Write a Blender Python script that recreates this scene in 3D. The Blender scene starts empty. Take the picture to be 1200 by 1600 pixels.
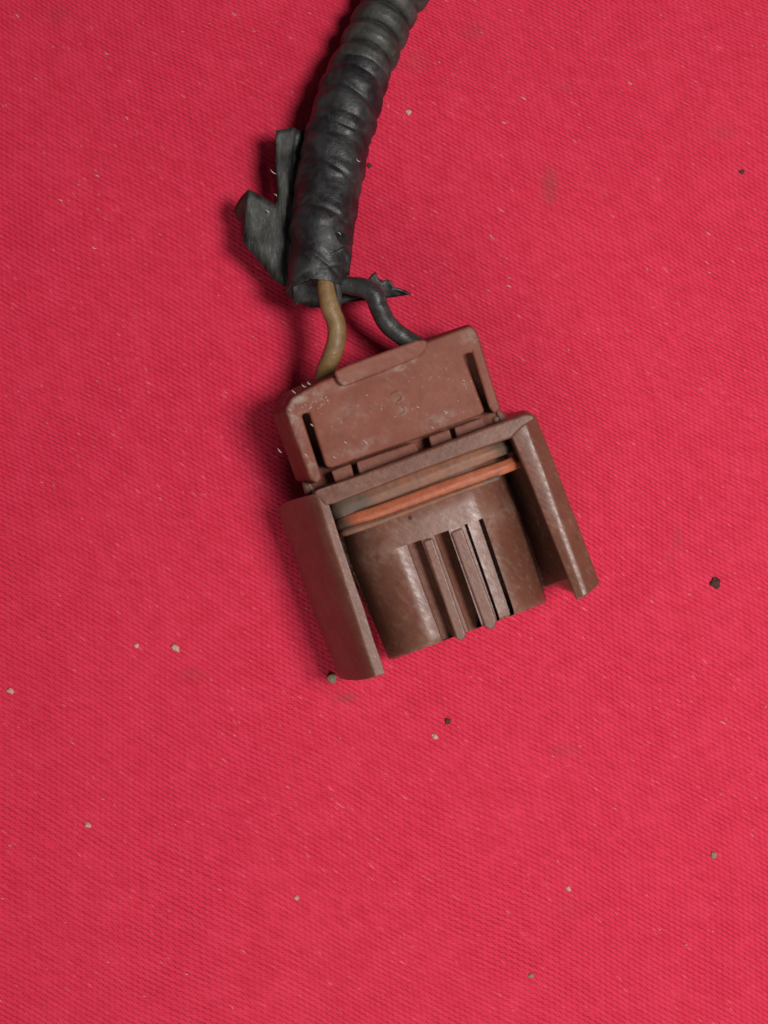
import bpy, bmesh, math, random
from mathutils import Vector, noise
random.seed(7)
S = bpy.context.scene
COL = S.collection
U = 0.01                      # modelling unit: 1 cm
H = 25.0                      # camera height over the cloth (cm)

# ------------------------------------------------------------------ camera
cam_d = bpy.data.cameras.new('camera'); cam = bpy.data.objects.new('camera', cam_d); COL.objects.link(cam)
cam.location = (0, 0, H*U); cam.rotation_euler = (0, 0, 0)
cam_d.sensor_fit = 'VERTICAL'; cam_d.sensor_height = 24.0
cam_d.lens = 24.0*H/16.0
cam_d.clip_start = 0.005; cam_d.clip_end = 20
cam_d.dof.use_dof = True; cam_d.dof.focus_distance = (H-0.9)*U; cam_d.dof.aperture_fstop = 11
S.camera = cam
S.render.resolution_x = 768; S.render.resolution_y = 1024

# ------------------------------------------------------------------ light
w = bpy.data.worlds.new('World'); S.world = w; w.use_nodes = True
bg = w.node_tree.nodes['Background']
bg.inputs[0].default_value = (1.0, 0.97, 0.93, 1); bg.inputs[1].default_value = 0.045

def area(name, loc, target, size, power, color):
    d = bpy.data.lights.new(name, 'AREA'); d.shape = 'DISK'; d.size = size*U; d.energy = power; d.color = color
    o = bpy.data.objects.new(name, d); COL.objects.link(o)
    o.location = Vector(loc)*U
    o.rotation_euler = (Vector(target)*U - o.location).to_track_quat('-Z', 'Y').to_euler()
    return o
area('window_light', (14.5, 2.0, 35), (1.0, -1.0, 0), 10.0, 1.30, (1.0, 0.96, 0.92))
area('added_fill', (3, -30, 27), (0, -1, 0), 24, 0.62, (1.0, 0.96, 0.92))  # unseen soft fill lamp, added to brighten the lower part of the cloth
S.view_settings.view_transform = 'Standard'; S.view_settings.look = 'None'
S.view_settings.exposure = 0.0; S.view_settings.gamma = 1.0

# ------------------------------------------------------------------ node helpers
def mat(name):
    m = bpy.data.materials.new(name); m.use_nodes = True
    nt = m.node_tree; b = nt.nodes['Principled BSDF']
    return m, nt, b
def N(nt, t, **kw):
    n = nt.nodes.new(t)
    for k, v in kw.items():
        if k.startswith('i_'):
            n.inputs[k[2:].replace('_', ' ')].default_value = v
        else: setattr(n, k, v)
    return n
def L(nt, a, b): nt.links.new(a, b)
def coords(nt, scale=(1,1,1), rot=(0,0,0), loc=(0,0,0)):
    g = N(nt, 'ShaderNodeNewGeometry'); m = N(nt, 'ShaderNodeMapping')
    m.vector_type = 'POINT'
    m.inputs['Scale'].default_value = tuple(s/U for s in scale); m.inputs['Rotation'].default_value = rot
    m.inputs['Location'].default_value = loc
    L(nt, g.outputs['Position'], m.inputs['Vector']); return m.outputs['Vector']
def noi(nt, vec, scale, detail=4, rough=.55, dist=0.0):
    n = N(nt, 'ShaderNodeTexNoise'); n.inputs['Scale'].default_value = scale
    n.inputs['Detail'].default_value = detail; n.inputs['Roughness'].default_value = rough
    n.inputs['Distortion'].default_value = dist
    L(nt, vec, n.inputs['Vector']); return n.outputs['Fac']
def ramp(nt, fac, a, b, ca=0.0, cb=1.0):
    r = N(nt, 'ShaderNodeMapRange'); r.interpolation_type = 'SMOOTHSTEP'
    r.inputs['From Min'].default_value = a; r.inputs['From Max'].default_value = b
    r.inputs['To Min'].default_value = ca; r.inputs['To Max'].default_value = cb
    L(nt, fac, r.inputs['Value']); return r.outputs['Result']
def mix(nt, fac, a, b, mode='MIX'):
    m = N(nt, 'ShaderNodeMix', data_type='RGBA', blend_type=mode)
    for sock, v in (('Factor', fac), ('A', a), ('B', b)):
        s = [q for q in m.inputs if q.name == sock and (q.type == ('VALUE' if sock == 'Factor' else 'RGBA'))][0]
        if hasattr(v, 'is_output'): L(nt, v, s)
        elif sock == 'Factor': s.default_value = v
        else: s.default_value = (*v, 1)
    return [q for q in m.outputs if q.type == 'RGBA'][0]
def mth(nt, op, a, b=0.0):
    m = N(nt, 'ShaderNodeMath', operation=op)
    for i, v in enumerate((a, b)):
        if hasattr(v, 'is_output'): L(nt, v, m.inputs[i])
        else: m.inputs[i].default_value = v
    return m.outputs[0]
def bump(nt, h, dist, strength=1.0, prev=None):
    b = N(nt, 'ShaderNodeBump'); b.inputs['Distance'].default_value = dist*U; b.inputs['Strength'].default_value = strength
    L(nt, h, b.inputs['Height'])
    if prev: L(nt, prev, b.inputs['Normal'])
    return b.outputs['Normal']

# ------------------------------------------------------------------ materials
def cloth_material():
    m, nt, b = mat('red_woven_cloth')
    base = coords(nt)
    # wobble so the ribs are not ruler straight
    wn = N(nt, 'ShaderNodeTexNoise'); wn.inputs['Scale'].default_value = .16; wn.inputs['Detail'].default_value = 1.5
    L(nt, base, wn.inputs['Vector'])
    wn2 = N(nt, 'ShaderNodeTexNoise'); wn2.inputs['Scale'].default_value = 9; wn2.inputs['Detail'].default_value = 2
    L(nt, base, wn2.inputs['Vector'])
    def off(n, amt, v):
        s = N(nt, 'ShaderNodeVectorMath', operation='SUBTRACT'); L(nt, n.outputs['Color'], s.inputs[0]); s.inputs[1].default_value = (.5,.5,.5)
        c = N(nt, 'ShaderNodeVectorMath', operation='SCALE'); L(nt, s.outputs[0], c.inputs[0]); c.inputs['Scale'].default_value = amt
        a = N(nt, 'ShaderNodeVectorMath', operation='ADD'); L(nt, c.outputs[0], a.inputs[0]); L(nt, v, a.inputs[1]); return a.outputs[0]
    v = off(wn, .9, base); v = off(wn2, .008, v)
    r = N(nt, 'ShaderNodeMapping'); r.inputs['Rotation'].default_value = (0, 0, math.radians(29)); L(nt, v, r.inputs['Vector'])
    rv = r.outputs['Vector']
    sx = N(nt, 'ShaderNodeSeparateXYZ'); L(nt, rv, sx.inputs[0])
    vv = mth(nt, 'MULTIPLY', mth(nt, 'DIVIDE', sx.outputs['Y'], .064), mth(nt, 'ADD', 1.0, mth(nt, 'MULTIPLY', sx.outputs['Y'], .010))); row = mth(nt, 'FLOOR', vv)
    gv_ = mth(nt, 'ABSOLUTE', mth(nt, 'SUBTRACT', mth(nt, 'FRACT', vv), .5))          # .5 in the gap between ribs
    rib = ramp(nt, gv_, .22, .46)
    uu = mth(nt, 'ADD', mth(nt, 'DIVIDE', sx.outputs['X'], .106), mth(nt, 'MULTIPLY', row, .41))
    dsh = mth(nt, 'ADD', mth(nt, 'MULTIPLY', mth(nt, 'SINE', mth(nt, 'MULTIPLY', uu, 6.28318)), .5), .5)
    dirr = noi(nt, rv, 7.5, 2, .5)
    dsh = ramp(nt, mth(nt, 'ADD', dsh, mth(nt, 'MULTIPLY', mth(nt, 'SUBTRACT', dirr, .5), 1.6)), .35, .85)
    gap = mth(nt, 'MULTIPLY', rib, mth(nt, 'ADD', mth(nt, 'MULTIPLY', dsh, .86), .14))
    # thread fibres: noise stretched along the ribs
    fv = N(nt, 'ShaderNodeMapping'); fv.inputs['Scale'].default_value = (3.2, 20, 1); L(nt, rv, fv.inputs['Vector'])
    fib = noi(nt, fv.outputs['Vector'], 1.0, 4, .6)
    lowf = noi(nt, base, .38, 3, .5)
    midf = noi(nt, base, 2.2, 5, .6)
    spots = noi(nt, base, 16, 3, .6)
    col = mix(nt, ramp(nt, fib, .3, .72), (.56, .014, .046), (.68, .028, .078))
    col = mix(nt, ramp(nt, lowf, .35, .68, 0, .35), col, (.60, .014, .055))
    col = mix(nt, ramp(nt, midf, .4, .7, 0, .22), col, (.74, .045, .105))
    col = mix(nt, mth(nt, 'MULTIPLY', gap, mth(nt, 'MULTIPLY', ramp(nt, midf, .25, .7, 1.0, .7), ramp(nt, lowf, .35, .65, .6, 1.0))), col, (.29, .004, .020))
    # fibre glints painted into the colour as sparse pale streaks
    gv = N(nt, 'ShaderNodeMapping'); gv.inputs['Scale'].default_value = (5, 26, 1); gv.inputs['Location'].default_value = (7, 3, 0)
    r2 = N(nt, 'ShaderNodeMapping'); r2.inputs['Rotation'].default_value = (0, 0, math.radians(36)); L(nt, v, r2.inputs['Vector'])
    L(nt, r2.outputs['Vector'], gv.inputs['Vector'])
    gl = noi(nt, gv.outputs['Vector'], 1.0, 2, .5)
    col = mix(nt, ramp(nt, gl, .66, .78, 0, .5), col, (.85, .22, .27))
    # small rubbed dirt patches where the cloth is soiled
    dm = None
    for (px, py, rx, ry, k) in [(860,290,16,34,.5),(1060,840,10,22,.30),(540,1092,22,10,.45),(885,1172,28,12,.28),(740,48,20,14,.3),(884,132,14,10,.25),(1130,205,24,18,.2),(300,1055,22,12,.25),(1045,870,8,14,.2),(90,20,30,18,.18),(880,1420,30,16,.12),(650,95,26,20,.18)]:
        mp = N(nt, 'ShaderNodeMapping'); mp.vector_type = 'TEXTURE'
        mp.inputs['Location'].default_value = ((px-600)/100, (800-py)/100, 0); mp.inputs['Scale'].default_value = (rx/100*1.3, ry/100*1.3, 50)
        L(nt, off(wn2, .12, base), mp.inputs['Vector'])
        le = N(nt, 'ShaderNodeVectorMath', operation='LENGTH'); L(nt, mp.outputs['Vector'], le.inputs[0])
        q = mth(nt, 'MULTIPLY', ramp(nt, le.outputs['Value'], .15, 1.0, k, 0), ramp(nt, spots, .3, .62, .35, 1))
        dm = q if dm is None else mth(nt, 'MAXIMUM', dm, q)
    col = mix(nt, dm, col, (.22, .055, .045))
    L(nt, col, b.inputs['Base Color'])
    b.inputs['Roughness'].default_value = .72; b.inputs['Specular IOR Level'].default_value = .22
    b.inputs['Sheen Weight'].default_value = .12; b.inputs['Sheen Roughness'].default_value = .5
    n = bump(nt, mth(nt, 'SUBTRACT', 1.0, gap), .013, .8)
    n = bump(nt, fib, .010, .6, n)
    n = bump(nt, midf, .03, .35, n)
    L(nt, n, b.inputs['Normal'])
    return m

def plastic_material(name, base, light, dark, rough=.42, dust=.5, dustcol=(.36,.29,.26), spec=.45, patches=()):
    m, nt, b = mat(name)
    v = coords(nt)
    n1 = noi(nt, v, 1.3, 5, .6); n2 = noi(nt, v, 7, 5, .65); n3 = noi(nt, v, 42, 3, .6)
    col = mix(nt, ramp(nt, n1, .35, .65), base, light)
    col = mix(nt, ramp(nt, n2, .45, .75, 0, .6), col, dark)
    # scuffs: stretched noise
    sv = coords(nt, rot=(0,0,math.radians(38)))
    mp = N(nt, 'ShaderNodeMapping'); mp.inputs['Scale'].default_value = (4.5, 12, 4); L(nt, sv, mp.inputs['Vector'])
    sc = noi(nt, mp.outputs['Vector'], 1.6, 5, .62)
    dmask = mth(nt, 'MULTIPLY', ramp(nt, sc, .48, .72), ramp(nt, noi(nt, v, 2.6, 4, .6, .6), .38, .62, .1, 1.0))
    col = mix(nt, mth(nt, 'MULTIPLY', dmask, dust), col, dustcol)
    sp = ramp(nt, n3, .68, .76, 0, .55)
    col = mix(nt, mth(nt, 'MULTIPLY', sp, dust), col, (.5,.42,.38))
    for px, py, rx, ry, k in patches:      # settled grey dust
        mq = N(nt, 'ShaderNodeMapping'); mq.vector_type = 'TEXTURE'
        mq.inputs['Location'].default_value = ((px-600)/100*.925, (800-py)/100*.925, 0); mq.inputs['Scale'].default_value = (rx/100, ry/100, 50)
        mq.inputs['Rotation'].default_value = (0, 0, math.radians(19)); L(nt, v, mq.inputs['Vector'])
        le = N(nt, 'ShaderNodeVectorMath', operation='LENGTH'); L(nt, mq.outputs['Vector'], le.inputs[0])
        q = mth(nt, 'MULTIPLY', ramp(nt, le.outputs['Value'], .2, 1.0, k, 0), ramp(nt, noi(nt, v, 5.5, 8, .72, .4), .42, .64, .05, 1))
        col = mix(nt, q, col, (.36, .31, .28))
    # edge wear from pointiness
    g = N(nt, 'ShaderNodeNewGeometry')
    ew = ramp(nt, g.outputs['Pointiness'], .52, .60, 0, .55)
    col = mix(nt, mth(nt, 'MULTIPLY', ew, ramp(nt, n2, .35, .6)), col, (.32,.21,.17))
    L(nt, col, b.inputs['Base Color'])
    L(nt, ramp(nt, sc, .35, .75, rough, rough+.22), b.inputs['Roughness'])
    b.inputs['Specular IOR Level'].default_value = spec
    n = bump(nt, n2, .010, .5); n = bump(nt, n3, .0015, .5, n); n = bump(nt, sc, .003, .5, n)
    L(nt, n, b.inputs['Normal'])
    return m

def seal_material(name, dirt_lo, c1=(.32,.080,.036), c2=(.40,.112,.05), patches=()):
    m, nt, b = mat(name)
    v = coords(nt); n1 = noi(nt, v, 2.0, 5, .65, .5); n2 = noi(nt, v, 9, 4, .6); n3 = noi(nt, v, 40, 2, .5)
    col = mix(nt, ramp(nt, n2, .35, .7), c1, c2)
    col = mix(nt, ramp(nt, n1, dirt_lo, dirt_lo+.22), col, (.12, .08, .058))
    for px, py, rx, ry in patches:      # caked dirt
        mp = N(nt, 'ShaderNodeMapping'); mp.vector_type = 'TEXTURE'
        mp.inputs['Location'].default_value = ((px-600)/100, (800-py)/100, 0); mp.inputs['Scale'].default_value = (rx/100, ry/100, 50)
        L(nt, v, mp.inputs['Vector'])
        le = N(nt, 'ShaderNodeVectorMath', operation='LENGTH'); L(nt, mp.outputs['Vector'], le.inputs[0])
        col = mix(nt, mth(nt, 'MULTIPLY', ramp(nt, le.outputs['Value'], .4, 1.0, .95, 0), ramp(nt, n2, .3, .55, .4, 1)), col, (.075, .055, .040))
    col = mix(nt, ramp(nt, n3, .64, .74, 0, .6), col, (.12,.09,.08))
    L(nt, col, b.inputs['Base Color']); b.inputs['Roughness'].default_value = .55
    n = bump(nt, n2, .015, .5); L(nt, bump(nt, n3, .005, .5, n), b.inputs['Normal'])
    return m

def rubber_material(name, base, light, patch=(.10,.085,.05), rough=.6, amt=.5, stretch=(1,1,1), rot=0):
    m, nt, b = mat(name)
    v0 = coords(nt, rot=(0,0,rot)); mp = N(nt, 'ShaderNodeMapping'); mp.inputs['Scale'].default_value = stretch; L(nt, v0, mp.inputs['Vector'])
    v = mp.outputs['Vector']
    n1 = noi(nt, v, 2.4, 5, .6, .3); n2 = noi(nt, v, 9, 5, .65); n3 = noi(nt, v, 45, 3, .6)
    col = mix(nt, ramp(nt, n1, .38, .66), base, light)
    col = mix(nt, ramp(nt, n2, .55, .72, 0, amt), col, patch)
    col = mix(nt, ramp(nt, n3, .66, .76, 0, .4), col, (.2,.18,.17))
    L(nt, col, b.inputs['Base Color'])
    L(nt, ramp(nt, n2, .3, .7, rough-.12, rough+.14), b.inputs['Roughness'])
    n = bump(nt, n1, .04, .6); n = bump(nt, n2, .02, .5, n); L(nt, bump(nt, n3, .004, .6, n), b.inputs['Normal'])
    return m

M_cloth = cloth_material()
M_plastic = plastic_material('brown_connector_plastic', (.135,.050,.032), (.168,.066,.043), (.100,.036,.023), .33, .28, (.30,.22,.18), .46)
M_cap = plastic_material('reddish_cap_plastic', (.180,.052,.032), (.208,.064,.041), (.130,.038,.024), .50, .30, (.32,.215,.175), .26,
    [(462,618,50,26,.6),(477,640,12,9,1.0),(462,670,16,50,.45),(486,728,14,30,.5),(530,600,60,14,.4),(640,570,60,9,.45),(625,632,16,22,.35),(560,700,60,14,.3),(690,655,50,14,.35),(738,530,22,24,.35),(540,650,40,30,.2)])
M_seal = seal_material('orange_rubber_seal', .60, patches=[(530,825,38,30),(806,720,16,16)])
M_seal2 = seal_material('dirty_orange_seal', .46, (.18,.07,.038), (.24,.095,.052), [(545,790,60,40),(780,695,50,30)])
M_tape = rubber_material('black_cloth_tape', (.008,.006,.008), (.030,.032,.033), (.032,.020,.016), .48, .5)
M_flap = rubber_material('grey_black_tape_flap', (.014,.014,.013), (.036,.038,.034), (.045,.042,.026), .55, .4, (3,1,1))
M_conduit = rubber_material('grey_black_conduit', (.024,.024,.022), (.052,.053,.048), (.095,.080,.042), .5, .4)
M_tan = rubber_material('tan_wire_insulation', (.19,.108,.042), (.26,.165,.075), (.11,.08,.055), .42, .6)
M_blackwire = rubber_material('black_wire_insulation', (.024,.024,.024), (.048,.049,.049), (.09,.075,.068), .4, .45)
def flat(name, c, r=.8):
    m, nt, b = mat(name); v = coords(nt); n = noi(nt, v, 30, 3)
    L(nt, mix(nt, ramp(nt, n, .3, .7), tuple(q*.7 for q in c), c), b.inputs['Base Color']); b.inputs['Roughness'].default_value = r
    return m
M_lint = flat('pale_lint', (.72,.60,.56)); M_crumb_d = flat('dark_crumb', (.07,.022,.016)); M_crumb_p = flat('pale_crumb', (.60,.36,.29)); M_crumb_g = flat('grey_green_crumb', (.26,.23,.14))

# ------------------------------------------------------------------ mesh helpers (cm)
def W(px, py, z):
    k = (H - z)/H
    return Vector(((px-600)/100*k, (800-py)/100*k, z))
def link(name, bm, m, parent=None, smooth=True):
    bmesh.ops.recalc_face_normals(bm, faces=bm.faces)
    for v in bm.verts: v.co *= U
    me = bpy.data.meshes.new(name); bm.to_mesh(me); bm.free()
    if smooth:
        for p in me.polygons: p.use_smooth = True
    me.materials.append(m)
    o = bpy.data.objects.new(name, me); COL.objects.link(o)
    if parent: o.parent = parent
    return o
def bevel(o, width, seg=3, angle=32):
    b = o.modifiers.new('bevel', 'BEVEL'); b.width = width*U; b.segments = seg; b.limit_method = 'ANGLE'
    b.angle_limit = math.radians(angle); b.harden_normals = True
    return o
def sharp(o, ang):
    me = o.data; bm = bmesh.new(); bm.from_mesh(me)
    for e in bm.edges:
        if len(e.link_faces) == 2 and e.calc_face_angle(0) > math.radians(ang): e.smooth = False
    bm.to_mesh(me); bm.free(); return o
def prism(bm, top, zb, bot=None):
    """top: [(px,py,z)], bottom straight below at zb, or its own list of picture points"""
    t = [W(*p) for p in top]
    b = [W(*p) for p in bot] if bot else [Vector((p.x, p.y, zb)) for p in t]
    tv = [bm.verts.new(p) for p in t]; bv = [bm.verts.new(p) for p in b]
    bm.faces.new(tv); bm.faces.new(bv[::-1])
    n = len(tv)
    for i in range(n): bm.faces.new((tv[i], bv[i], bv[(i+1) % n], tv[(i+1) % n]))
def loft(bm, secs, cap=True):
    rings = [[bm.verts.new(p) for p in s] for s in secs]; n = len(rings[0])
    for a, b in zip(rings, rings[1:]):
        for i in range(n): bm.faces.new((a[i], a[(i+1) % n], b[(i+1) % n], b[i]))
    if cap: bm.faces.new(rings[0][::-1]); bm.faces.new(rings[-1])
def spline(pts, n):
    """catmull-rom through tuples"""
    P = [Vector(p) for p in pts]; P = [P[0]*2-P[1]] + P + [P[-1]*2-P[-2]]
    out = []
    for i in range(1, len(P)-2):
        for k in range(n):
            t = k/n; a, b, c, d = P[i-1], P[i], P[i+1], P[i+2]
            out.append(.5*((2*b)+(c-a)*t+(2*a-5*b+4*c-d)*t*t+(3*b-a-3*c+d)*t**3))
    out.append(P[-2].copy()); return out
def tube(bm, pts, rad, seg=20, fn=None, flat=1.0, post=None):
    """pts world Vectors, rad list; fn(s, theta) radius factor, s length so far"""
    s = 0; secs = []
    for i, p in enumerate(pts):
        t = (pts[min(i+1, len(pts)-1)] - pts[max(i-1, 0)]).normalized()
        if i: s += (p-pts[i-1]).length
        side = t.cross(Vector((0, 0, 1))).normalized(); up = side.cross(t).normalized()
        ring = []
        for k in range(seg):
            th = 2*math.pi*k/seg
            r = rad[i]*(fn(s, th) if fn else 1)
            ring.append(p + side*math.cos(th)*r + up*math.sin(th)*r*flat)
        secs.append(ring)
    if post: secs = post(secs)
    loft(bm, secs)
def pathw(lst, n):
    """lst (px,py,z,r) -> world points, radii"""
    sp = [Vector((*W(a, b, z), r)) if False else (a, b, z, r) for a, b, z, r in lst]
    xyz = spline([(a, b, z) for a, b, z, r in sp], n); rr = spline([(r, 0, 0) for *_, r in sp], n)
    return [W(*p) for p in xyz], [q[0] for q in rr]

# ------------------------------------------------------------------ the cloth
bm = bmesh.new(); NX = 160; ext = 30.0
def cloth_z(x, y):
    f = .06*(noise.noise(Vector((x*.18, y*.18, 3.1)))) + .05*noise.noise(Vector((x*.3, y*.3, 21))) + .018*noise.noise(Vector((x*.7, y*.7, 9.0)))
    return f - .06
vs = []
for j in range(NX+1):
    for i in range(NX+1):
        a = (i/NX*2-1); b_ = (j/NX*2-1)
        x = ext*(.35*a+.65*a**3); y = ext*(.35*b_+.65*b_**3)
        vs.append(bm.verts.new((x, y, cloth_z(x, y))))
for j in range(NX):
    for i in range(NX):
        q = j*(NX+1)+i; bm.faces.new((vs[q], vs[q+1], vs[q+NX+2], vs[q+NX+1]))
cl = link('red_cloth', bm, M_cloth); cl['kind'] = 'structure'; cl['label'] = 'bright red ribbed woven cloth spread under the connector'

# ------------------------------------------------------------------ the connector with its cable
root = bpy.data.objects.new('wiring_connector', None); COL.objects.link(root); root.location = (0, 0, 0)
root['label'] = 'brown two-wire plastic plug with orange seal on a taped black corrugated cable'
root['category'] = 'wiring connector'

# --- rear cap: a comb-shaped top over a lower body
bm = bmesh.new()
ZC = 1.92
top = [(446,640,ZC),(456,622,ZC),(500,597,ZC),(560,572,ZC),(660,536,ZC),(733,509,ZC),(744,518,ZC),(760,568,ZC),(782,640,ZC),
       (771,647,ZC),(764,637,ZC),(737,550,ZC),(724,555,ZC),(757,643,ZC),(751,648,ZC),
       (650,686,ZC),(567,714,ZC),(516,732,ZC),(508,727,ZC),(482,644,ZC),(471,648,ZC),(503,747,ZC),(494,756,ZC),(484,748,ZC)]
bot = [(425,648,1.0),(433,618,1.0),(498,588,1.0),(562,565,1.0),(660,530,1.0),(733,506,1.0),(746,518,1.0),(760,568,1.0),(782,640,1.0),
       (771,647,1.0),(764,637,1.0),(737,550,1.0),(724,555,1.0),(757,643,1.0),(751,648,1.0),
       (650,686,1.0),(567,714,1.0),(516,732,1.0),(508,727,1.0),(482,644,1.0),(471,648,1.0),(503,747,1.0),(480,758,1.0),(462,752,1.0)]
prism(bm, top, 0, bot)
cap = bevel(link('rear_cap', bm, M_cap, root), .055, 4, 28)
cap['label'] = 'reddish brown rear cap with two slots and dusty corners'
bm = bmesh.new()
z = 1.34
prism(bm, [(430,640,1.15),(440,616,1.2),(500,589,z),(735,508,1.72),(745,516,1.72),(783,640,1.55),(800,660,z),(800,700,z),(520,800,z),(482,768,z),(472,732,1.2),(453,726,1.1)], .35)
body = bevel(link('cap_body', bm, M_cap, cap), .07, 3)
# locking lug along the rear edge
bm = bmesh.new(); zl = 2.04
prism(bm, [(521,580,zl),(545,569,zl),(600,549,zl),(650,531,1.99),(664,530,1.97),(670,537,1.955),(666,548,1.95),(655,558,1.955),(600,580,2.01),(550,599,zl),(536,603,zl),(527,597,zl)], 1.5)
bevel(link('locking_lug', bm, M_cap, cap), .075, 5, 25)
# stubby tabs in front of the panel
for t in ([(517,736),(548,724),(553,744),(524,756)], [(556,722),(649,690),(655,706),(561,741)],
          [(669,682),(702,670),(707,688),(674,700)], [(709,668),(753,652),(762,668),(714,686)]):
    bm = bmesh.new(); prism(bm, [(a, b, 1.66) for a, b in t], 1.2)
    bevel(link('tab', bm, M_cap, cap), .03, 3)
# grey corner blocks either side
for t in ([(783,642),(795,650),(800,664),(772,672),(768,652)], [(470,752),(484,750),(496,768),(478,778)]):
    bm = bmesh.new(); prism(bm, [(a, b, 1.45) for a, b in t], .5)
    bevel(link('corner_block', bm, M_plastic, cap), .05, 3)
# worn raised mould mark on the panel
bm = bmesh.new()
mk, mr = pathw([(611,617,ZC,.018),(622,613,ZC,.028),(629,622,ZC,.028),(620,631,ZC,.02),(630,634,ZC,.028),(634,643,ZC,.028),(625,649,ZC,.02)], 6)
tube(bm, mk, mr, 10, None, .45)
link('mould_mark', bm, M_cap, cap)

# --- shroud: cross bar, floor, two arms
bm = bmesh.new(); zb = 2.125
prism(bm, [(489,770,zb-.03),(497,765,zb),(560,743,zb),(660,705,zb),(760,667,zb),(822,646,zb),(834,647,zb-.01),(836,656,zb-.02),(816,668,zb),(800,684,zb),(757,699,zb),(660,734,zb),(600,757,zb),(523,787,zb),(508,790,zb)], .3,
      [(478,768,.3),(490,758,.3),(556,733,.3),(657,696,.3),(757,658,.3),(818,640,.3),(826,644,.3),(826,656,.3),(812,668,.3),(800,684,.3),(757,699,.3),(660,734,.3),(600,757,.3),(523,787,.3),(508,790,.3)])
shroud = bevel(link('shroud', bm, M_plastic, root), .065, 4, 28)
bm = bmesh.new()
prism(bm, [(500,790,.30),(790,680,.30),(854,918,.30),(600,1008,.30)], .03)
bevel(link('floor_plate', bm, M_plastic, shroud), .04)
def arm(rear, front, mid=None, n=10):
    bm = bmesh.new(); secs = []
    for k in range(n+1):
        t = k/n; s = []
        for a, b in zip(rear, front):
            p = [a[i]*(1-t)+b[i]*t for i in range(3)]
            # slight outward bow and hand-worn waver
            p[0] += (mid or 0)*math.sin(math.pi*t)*(1 if p[2] < 1.9 else .3)
            q = W(*p); q += Vector((noise.noise(q*2.1), noise.noise(q*2.1+Vector((9,0,0))), 0))*.012
            s.append(q)
        secs.append(s)
    loft(bm, secs); return bm
rearL = [(515,788,2.09),(495,773,2.105),(489,771,2.07),(478,774,1.88),(463,778,1.52),(446,784,1.08),(433,793,.62),(437,797,.35),(462,800,.06),(500,796,.06),(500,796,.30),(485,796,.8),(492,792,1.4)]
frntL = [(603,1053,1.98),(586,1058,2.00),(580,1060,1.94),(573,1062,1.80),(557,1064,1.42),(541,1063,1.0),(530,1061,.60),(532,1057,.35),(556,1052,.06),(590,1040,.06),(588,1030,.30),(580,1040,.8),(590,1048,1.4)]
o = bevel(link('side_arm', arm(rearL, frntL, -2), M_plastic, shroud), .022, 3, 24); o['label'] = 'left curved arm of the shroud, darker outer face'
rearR = [(797,676,2.08),(812,662,2.10),(820,655,2.10),(837,648,1.88),(834,652,1.3),(822,656,.7),(800,664,.06),(770,680,.06),(768,684,.30),(778,680,.9),(792,678,1.6)]
frntR = [(901,940,1.97),(912,934,2.02),(920,929,2.0),(938,912,1.78),(930,912,1.2),(910,912,.7),(884,908,.06),(862,915,.06),(853,919,.30),(870,912,.9),(888,907,1.45)]
o = bevel(link('side_arm', arm(rearR, frntR, 1), M_plastic, shroud), .03, 3, 24); o['label'] = 'right arm of the shroud, brightly lit outer face'

# --- plug body
def lobe(t):
    if t < .27: return .95 + 1.03*math.sqrt(max(0, 1-((.27-t)/.27)**2.0))
    if t > .80: return .95 + 1.0*math.sqrt(max(0, 1-((t-.72)/.28)**2.2))
    if t > .72: return .95 + 1.0*math.sqrt(max(0, 1-((t-.72)/.28)**2.2))
    return 1.98 - .03*(t-.27)/.45 + .015*math.sin(math.pi*(t-.27)/.45)
ts = [0,.006,.02,.045,.08,.12,.165,.21,.24,.27,.29,.31,.335,.34,.36,.405,.418,.422,.46,.50,.505,.55,.583,.587,.63,.683,.687,.697,.701,.735,.768,.772,.791,.795,.83,.865,.90,.93,.957,.98,.994,1]
def notched(t):
    z = lobe(t)
    if .27 < t < .337: return 1.98-.045*((t-.27)/.067)**1.5
    if .337 < t < .42: return 1.74-.10*(t-.337)/.08
    if .503 < t < .585: return 1.70-.16*(t-.503)/.08
    if .46 <= t <= .503: return z-.10
    if .685 < t < .699: return 1.62
    if .699 < t < .77: return z-.01-.035*(t-.70)/.07
    if .77 < t < .793: return 1.55
    return z
def sec(l, r, f, zoff=0, low=.5):
    s = []
    for t in ts: s.append(W(l[0]+(r[0]-l[0])*t, l[1]+(r[1]-l[1])*t, f(t)+zoff))
    for t, zz in ((.985,.72),(.93,low),(.75,low-.1),(.5,low-.12),(.25,low-.1),(.07,low),(.015,.72)):
        s.append(W(l[0]+(r[0]-l[0])*t, l[1]+(r[1]-l[1])*t, zz))
    return s
bm = bmesh.new()
loft(bm, [sec((530,815),(782,722), lobe, -.12), sec((536,834),(789,741), lobe), sec((541,857),(796,765), lobe, .004), sec((549,882),(807,791), lobe, .004)])
plug = link('plug_collar', bm, M_plastic, root); sharp(plug, 35)
bm = bmesh.new(); secs = []
for k in range(7):
    q = k/6; secs.append(sec((549+q*59,881+q*152),(807+q*49,790+q*151), notched))
e0 = secs.pop(); c = sum(e0, Vector())/len(e0); c.z = 1.2
dr = (sum(e0, Vector()) - sum(secs[0], Vector()))/len(e0); dr.z = 0; dr.normalize()
secs.append([p-dr*.09 for p in e0]); secs.append([c+(p-c)*.992-dr*.03 for p in e0]); secs.append([c+(p-c)*.965 for p in e0])
end = secs[-1]
ins = [c+(p-c)*.38 for p in end]; ax = (c - sum(secs[0], Vector())/len(end)).normalized(); ax.z = 0
ins2 = [p - ax*.9 for p in ins]
secs += [ins, ins2]
loft(bm, secs)
brl = link('plug_barrel', bm, M_plastic, plug); sharp(brl, 28)
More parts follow.
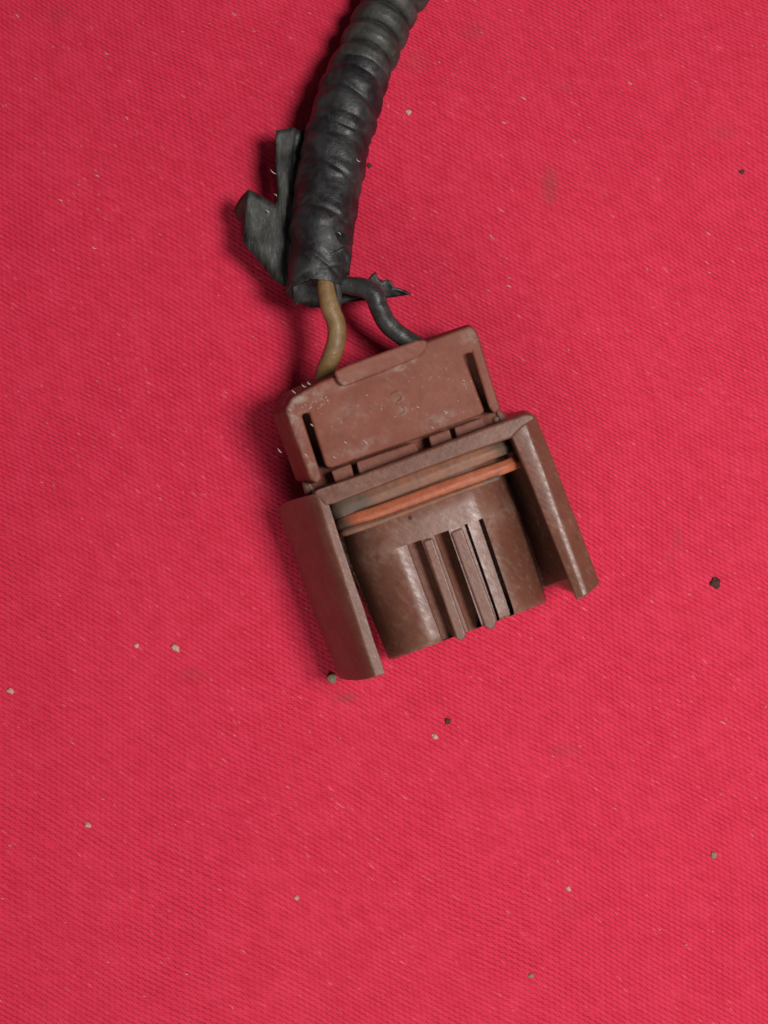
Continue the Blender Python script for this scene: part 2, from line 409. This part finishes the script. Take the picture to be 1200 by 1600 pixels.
for t in ([(661,846),(676,840),(728,990),(727,998),(719,1002),(713,998)], [(704,832),(722,824),(776,968),(775,979),(766,985),(757,979)]):
    bm = bmesh.new(); prism(bm, [(a, b, 2.01) for a, b in t], 1.5)
    bevel(link('rib', bm, M_plastic, plug), .03, 3)
# small pin mark on the collar
bm = bmesh.new(); bmesh.ops.create_uvsphere(bm, u_segments=12, v_segments=8, radius=.032)
for v in bm.verts: v.co = Vector((v.co.x, v.co.y, v.co.z*.4)) + W(641,809,1.985)
link('pin_mark', bm, M_crumb_d, plug)

# --- seal lips
def lip(name, pts, m, fl=1.0):
    bm = bmesh.new(); P, R = pathw(pts, 10)
    tube(bm, P, R, 28, lambda s, th: 1 - .05*math.cos(6*th) + .09*noise.noise(Vector((s*2.2, math.cos(th), math.sin(th)))), fl)
    return link(name, bm, m, root)
seal = lip('seal', [(522,830,.9,.10),(527,824,1.4,.11),(536,820,1.72,.115),(560,812,1.86,.115),(600,799,1.90,.12),(700,762,1.92,.115),(780,733,1.88,.10),(800,725,1.75,.10),(808,722,1.4,.09),(808,722,.9,.09)], M_seal, .62)
seal['label'] = 'bright orange rubber sealing ring'
s2 = lip('seal_lip', [(512,800,.9,.12),(518,800,1.5,.12),(530,795,1.78,.13),(560,784,1.84,.13),(600,770,1.86,.13),(700,732,1.88,.125),(770,706,1.84,.11),(790,699,1.6,.10),(795,697,1.0,.10)], M_seal2, .5)
s2.parent = seal; s2['label'] = 'grey-brown dirty upper lip of the seal'
s3 = lip('seal_lip', [(526,838,1.0,.05),(532,834,1.6,.05),(548,829,1.88,.055),(600,812,1.965,.05),(700,775,1.985,.04),(780,746,1.95,.035)], M_seal2)
s3.parent = seal
s3['label'] = 'thin grey edge below the orange ring'
# seal core behind the lips so that no gap opens
bm = bmesh.new()
loft(bm, [sec((516,792),(786,690), lobe, -.26), sec((530,826),(795,732), lobe, -.22)])
o = link('seal_core', bm, M_seal2, seal)

# --- wires
def wire(name, pts, m, label, seg=18):
    bm = bmesh.new(); P, R = pathw(pts, 8)
    tube(bm, P, R, seg, lambda s, th: 1+.05*noise.noise(Vector((s*1.8, math.cos(th)*.7, math.sin(th)*.7+4))))
    o = link(name, bm, m, root); o['label'] = label; return o
wire('wire', [(505,400,1.25,.11),(508,425,1.3,.12),(509,452,1.35,.13),(516,482,1.38,.14),(525,505,1.38,.14),(526,530,1.35,.14),(518,557,1.3,.14),(507,582,1.2,.135),(503,605,1.15,.13)], M_tan, 'tan wire curving into the left of the cap')
wire('wire', [(510,415,1.1,.12),(522,438,1.1,.13),(545,446,1.12,.135),(568,450,1.2,.145),(585,462,1.24,.15),(592,480,1.2,.145),(605,505,1.1,.145),(628,525,1.0,.14),(655,542,1.0,.14),(670,560,1.0,.14)], M_blackwire, 'black wire bending right into the cap')
wire('wire', [(514,405,1.25,.08),(520,425,1.28,.08),(525,440,1.25,.075),(528,465,1.15,.06),(529,485,1.08,.03)], M_blackwire, 'short frayed grey strand beside the tan wire')

# --- tape sleeve
tp = [(572,98,.56,.43),(562,114,.60,.462),(548,150,.64,.49),(534,195,.70,.50),(521,250,.78,.50),(510,310,.88,.495),(503,365,1.02,.475),(499,410,1.06,.455),(496,440,1.08,.43),(492,455,1.08,.41)]
P, R = pathw(tp, 26)
def tapefn(s, th):
    ph = (s*1.35 + th/(2*math.pi)*1.0 + .25*noise.noise(Vector((s*.9, math.cos(th), 2)))) % 1.0
    step = .05*(ph if ph < .93 else (1-ph)/.07*.93)
    wr = .045*noise.noise(Vector((s*1.3, math.cos(th)*1.4, math.sin(th)*1.4))) + .022*noise.noise(Vector((s*5, math.cos(th)*2.5, math.sin(th)*2.5+7)))
    cr = sum(-.045*math.exp(-((s+.08*math.sin(th)-a+b*math.cos(th+c))/.045)**2) for a, b, c in ((.62,.22,.3),(1.22,.10,.9),(1.95,.2,0),(2.75,.12,-.4),(3.3,.3,.2)))
    fade = max(0.0, 1-s/2.3)
    rg = .045*fade*(abs(math.sin(math.pi*(s+.10*math.sin(th))/.37+.25*math.cos(th)))**.7-.5)*2
    return .985 + step*(1-.5*fade) + wr + cr + rg
def mouth(secs):
    n = len(secs); ax = (sum(secs[-1], Vector())-sum(secs[-8], Vector())).normalized()
    for i in range(n-34, n):
        q = ((i-(n-35))/34)**1.5
        c = sum(secs[i], Vector())/96
        for k in range(96):
            p = secs[i][k]; right = (p.x-c.x)/.45; upz = (p.z-c.z)/.45
            back = .20*right + .16*max(0, upz) + .05*noise.noise(Vector((k*.13, 1, 5))) + .03*noise.noise(Vector((k*.6, 1, 5)))
            secs[i][k] = p - ax*back*q
    c = sum(secs[-1], Vector())/96
    inner = [c+(p-c)*.86 for p in secs[-1]]
    return secs + [inner, [p-ax*.7 for p in inner]]
bm = bmesh.new(); tube(bm, P, R, 96, tapefn, 1.0, mouth)
tape = link('tape_sleeve', bm, M_tape, root); tape['label'] = 'wrinkled black tape wound round the cable end'
# ragged tape mouth: thin flaring sheets
def sheet(name, pts, thick, m, parent, label=None, bev=.012, sub=False):
    """polygon of picture points with their own heights, thickened downwards along its normal"""
    bm = bmesh.new(); vs_ = [bm.verts.new(W(*p)) for p in pts]; f = bm.faces.new(vs_)
    f.normal_update()
    bmesh.ops.triangulate(bm, faces=[f])
    bmesh.ops.subdivide_edges(bm, edges=bm.edges[:], cuts=3, use_grid_fill=True)
    for v in bm.verts:
        v.co.z += (.11 if 'flap' in name else .05)*noise.noise(v.co*2.6) + .02*noise.noise(v.co*9.0)
    o = link(name, bm, m, parent)
    md = o.modifiers.new('thick', 'SOLIDIFY'); md.thickness = thick*U; md.offset = 0
    if label: o['label'] = label
    return o
sheet('tape_end', [(456,440,1.05),(458,466,.95),(463,478,.92),(470,473,.95),(484,480,.9),(506,480,.95),(508,455,1.05),(500,430,1.25),(470,425,1.3)], .03, M_tape, tape, 'torn lower end of the black tape')
sheet('tape_end', [(515,395,1.50),(540,385,1.40),(548,400,1.3),(545,430,1.18),(538,429,1.22),(528,423,1.32),(518,412,1.42),(512,402,1.48)], .03, M_tape, tape, 'curled right lip of the tape end')
sheet('torn_tape', [(512,446,.72),(540,447,.76),(560,441,.80),(575,437,.84),(581,429,.86),(587,425,.86),(591,436,.86),(598,439,.86),(604,436,.87),(611,439,.87),(617,449,.86),(628,452,.84),(643,459,.82),(620,463,.80),(596,466,.78),(560,470,.74),(512,478,.72)], .03, M_tape, tape, 'saw-toothed scrap of black tape behind the black wire')
# folded flap on the left
sheet('tape_flap', [(432,204,0.78),(458,199,0.78),(463,202,0.73),(455,240,0.70),(451,300,0.78),(447,360,0.78),(444,449,0.71),(428,437,0.73),(405,408,0.77),(381,381,0.80),(384,335,0.84),(388,296,0.87),(410,307,0.84),(430,319,0.84),(434,300,0.80),(431,250,0.77)], .022, M_flap, tape, 'stiff grey-black tape flap standing out on the left')
sheet('tape_flap', [(389,297,0.86),(378,309,0.69),(367,326,0.56),(371,341,0.51),(379,347,0.51),(386,335,0.77)], .04, M_flap, tape, 'small folded-back corner of the flap')
sheet('tape_flap', [(387,300,0.84),(384,380,0.78),(378,372,0.50),(376,320,0.53)], .03, M_flap, tape, 'shaded turned-under side of the flap')

sheet('tape_flap', [(462,203,.70),(455,240,.68),(451,300,.72),(447,360,.74),(444,445,.66),(470,452,.62),(480,380,.60),(486,300,.58),(496,203,.56)], .03, M_tape, tape, 'dark fold of tape joining the flap to the sleeve')
# --- corrugated conduit
cp = [(800,-330,.60,.47),(720,-180,.50,.47),(660,-70,.50,.47),(612,5,.46,.46),(591,48,.50,.465),(576,82,.56,.47),(563,112,.62,.455),(555,135,.66,.43)]
P, R = pathw(cp, 44)
def confn(s, th):
    c = abs(math.sin(math.pi*((s+.10*math.sin(th))/.365)+.35))
    return .68 + .32*min(1, (c**.42)*1.06) + .012*noise.noise(Vector((s*2, math.cos(th), math.sin(th))))
bm = bmesh.new(); tube(bm, P, R, 56, confn)
con = link('corrugated_conduit', bm, M_conduit, root); con['label'] = 'grey-black corrugated conduit leaving the top of the picture'

# --- pale lint and dust on the connector
bm = bmesh.new()
def fibre(bm, p, ang, ln, r, m3=.0):
    d = Vector((math.cos(ang), math.sin(ang), 0)); n = Vector((-d.y, d.x, 0)); secs = []
    bend = random.uniform(-.25, .25)*ln
    for k in range(4):
        t = k/3; c = p + d*(t-.5)*ln + n*bend*(4*t*(1-t)) ; rr = r*(1 if 0 < k < 3 else .35)
        secs.append([c+n*rr, c+Vector((0,0,rr*1.3)), c-n*rr, c-Vector((0,0,rr))])
    loft(bm, secs)
for (px, py, ln, an) in [(547,591,.09,-40),(697,642,.10,-35),(724,595,.06,-35),(653,635,.06,-30),(487,664,.06,-40),(437,704,.09,-50),(523,713,.07,-30),(570,690,.1,-42),(540,690,.06,-35),(459,612,.08,-40),(475,602,.08,-38),(483,598,.07,-45),(453,640,.08,-42),(477,712,.09,-50),(519,770,.08,-30),(596,738,.08,-38),(675,668,.06,-35)]:
    fibre(bm, W(px, py, ZC+.01 if py < 720 else 2.1), math.radians(an), ln, .006)
for k in range(28):
    a, b = random.uniform(0, 1), random.uniform(0, 1)
    px = 485 + a*240 + b*28; py = 648 - a*90 + b*78
    fibre(bm, W(px, py, ZC+.004), math.radians(random.gauss(-38, 14)), random.uniform(.02,.05), .0035)
for k in range(26):
    a, b = random.random(), random.random()
    px = 455+a*60; py = 640-a*30+b*20
    fibre(bm, W(px, py, ZC+.002), math.radians(random.gauss(-40, 35)), random.uniform(.015,.05), .003)
for (px, py, z_, ln) in [(427,268,.84,.12),(418,330,.9,.08),(430,305,.86,.06),(530,365,1.5,.06),(470,430,1.3,.08),(560,250,1.2,.08)]:
    fibre(bm, W(px, py, z_), math.radians(-40), ln, .006)
lo = link('lint', bm, M_lint, root); lo['kind'] = 'stuff'

# --- lint scattered over the cloth
bm = bmesh.new()
for k in range(300):
    x = random.uniform(-7.5, 7.5); y = random.uniform(-9.5, 9.5)
    fibre(bm, Vector((x, y, cloth_z(x, y)+.006)), math.radians(random.gauss(-35, 16)), random.uniform(.02,.07), random.uniform(.0025,.0045))
for (px, py) in [(150,272),(24,22),(365,20),(92,312),(145,385),(165,80),(195,182),(1107,365),(788,190),(770,368),(795,448),(818,152),(1130,1130),(985,128)]:
    q = W(px, py, 0); fibre(bm, Vector((q.x, q.y, cloth_z(q.x, q.y)+.008)), math.radians(random.gauss(-35, 8)), random.uniform(.07,.12), .0065)
lc = link('cloth_lint', bm, M_lint); lc['kind'] = 'stuff'; lc['label'] = 'pale lint fibres scattered over the red cloth'; lc['category'] = 'lint'

# --- crumbs lying on the cloth
def crumb(px, py, r, m, label, name='crumb', seed=0, el=1.0):
    bm = bmesh.new(); bmesh.ops.create_icosphere(bm, subdivisions=3, radius=r)
    q = W(px, py, 0); base = Vector((q.x, q.y, cloth_z(q.x, q.y)+r*.3))
    an = math.radians(-32)
    for v in bm.verts:
        n = 1 + .7*noise.noise(v.co*(1.1/r) + Vector((seed*3.3, 0, 0))) + .35*noise.noise(v.co*(3.5/r) + Vector((seed*3.3, 5, 0)))
        c = v.co*n; c.x *= el; c.z *= .5
        v.co = Vector((c.x*math.cos(an)-c.y*math.sin(an), c.x*math.sin(an)+c.y*math.cos(an), c.z))
    o = link(name, bm, m)
    o.location = base*U; o['label'] = label; o['category'] = 'crumb'; return o
crumb(1120,911,.075, M_crumb_d, 'largest dark brown crumb, on the cloth right of the right arm tip', seed=1)
crumb(700,1128,.042, M_crumb_d, 'small dark crumb on the cloth below the plug mouth', seed=2)
crumb(1160,268,.035, M_crumb_d, 'small dark crumb near the upper right edge of the cloth', seed=3)
crumb(577,257,.035, M_crumb_d, 'tiny dark crumb on the cloth just right of the taped sleeve', seed=4)
crumb(518,1060,.065, M_crumb_g, 'grey-green crumb touching the tip of the left arm', seed=5, el=1.2)
crumb(1115,1337,.045, M_crumb_g, 'grey-green crumb alone in the lower right of the cloth', seed=6)
crumb(830,1525,.036, M_crumb_g, 'olive speck near the bottom edge of the cloth', seed=7)
crumb(274,1013,.043, M_crumb_p, 'cream oval crumb left of the left arm tip, the brighter of a pair', seed=8, el=1.6)
crumb(213,1009,.029, M_crumb_p, 'faint pinkish speck just left of the cream oval crumb', seed=9, el=1.3)
crumb(638,174,.040, M_crumb_p, 'pale pink crumb on the cloth right of the tape top', seed=10)
crumb(15,1080,.037, M_crumb_p, 'pale crumb at the left edge of the cloth', seed=11, el=1.4)
crumb(680,1152,.035, M_crumb_p, 'pale speck just below the small dark crumb under the plug', seed=12, el=1.4)
crumb(136,1291,.031, M_crumb_p, 'pale elongated speck in the lower left of the cloth', seed=13, el=1.7)
crumb(463,1405,.034, M_crumb_p, 'round pale speck in the bottom middle of the cloth', seed=14)
crumb(888,1389,.034, M_crumb_p, 'yellowish pale speck in the lower right middle of the cloth', seed=15)
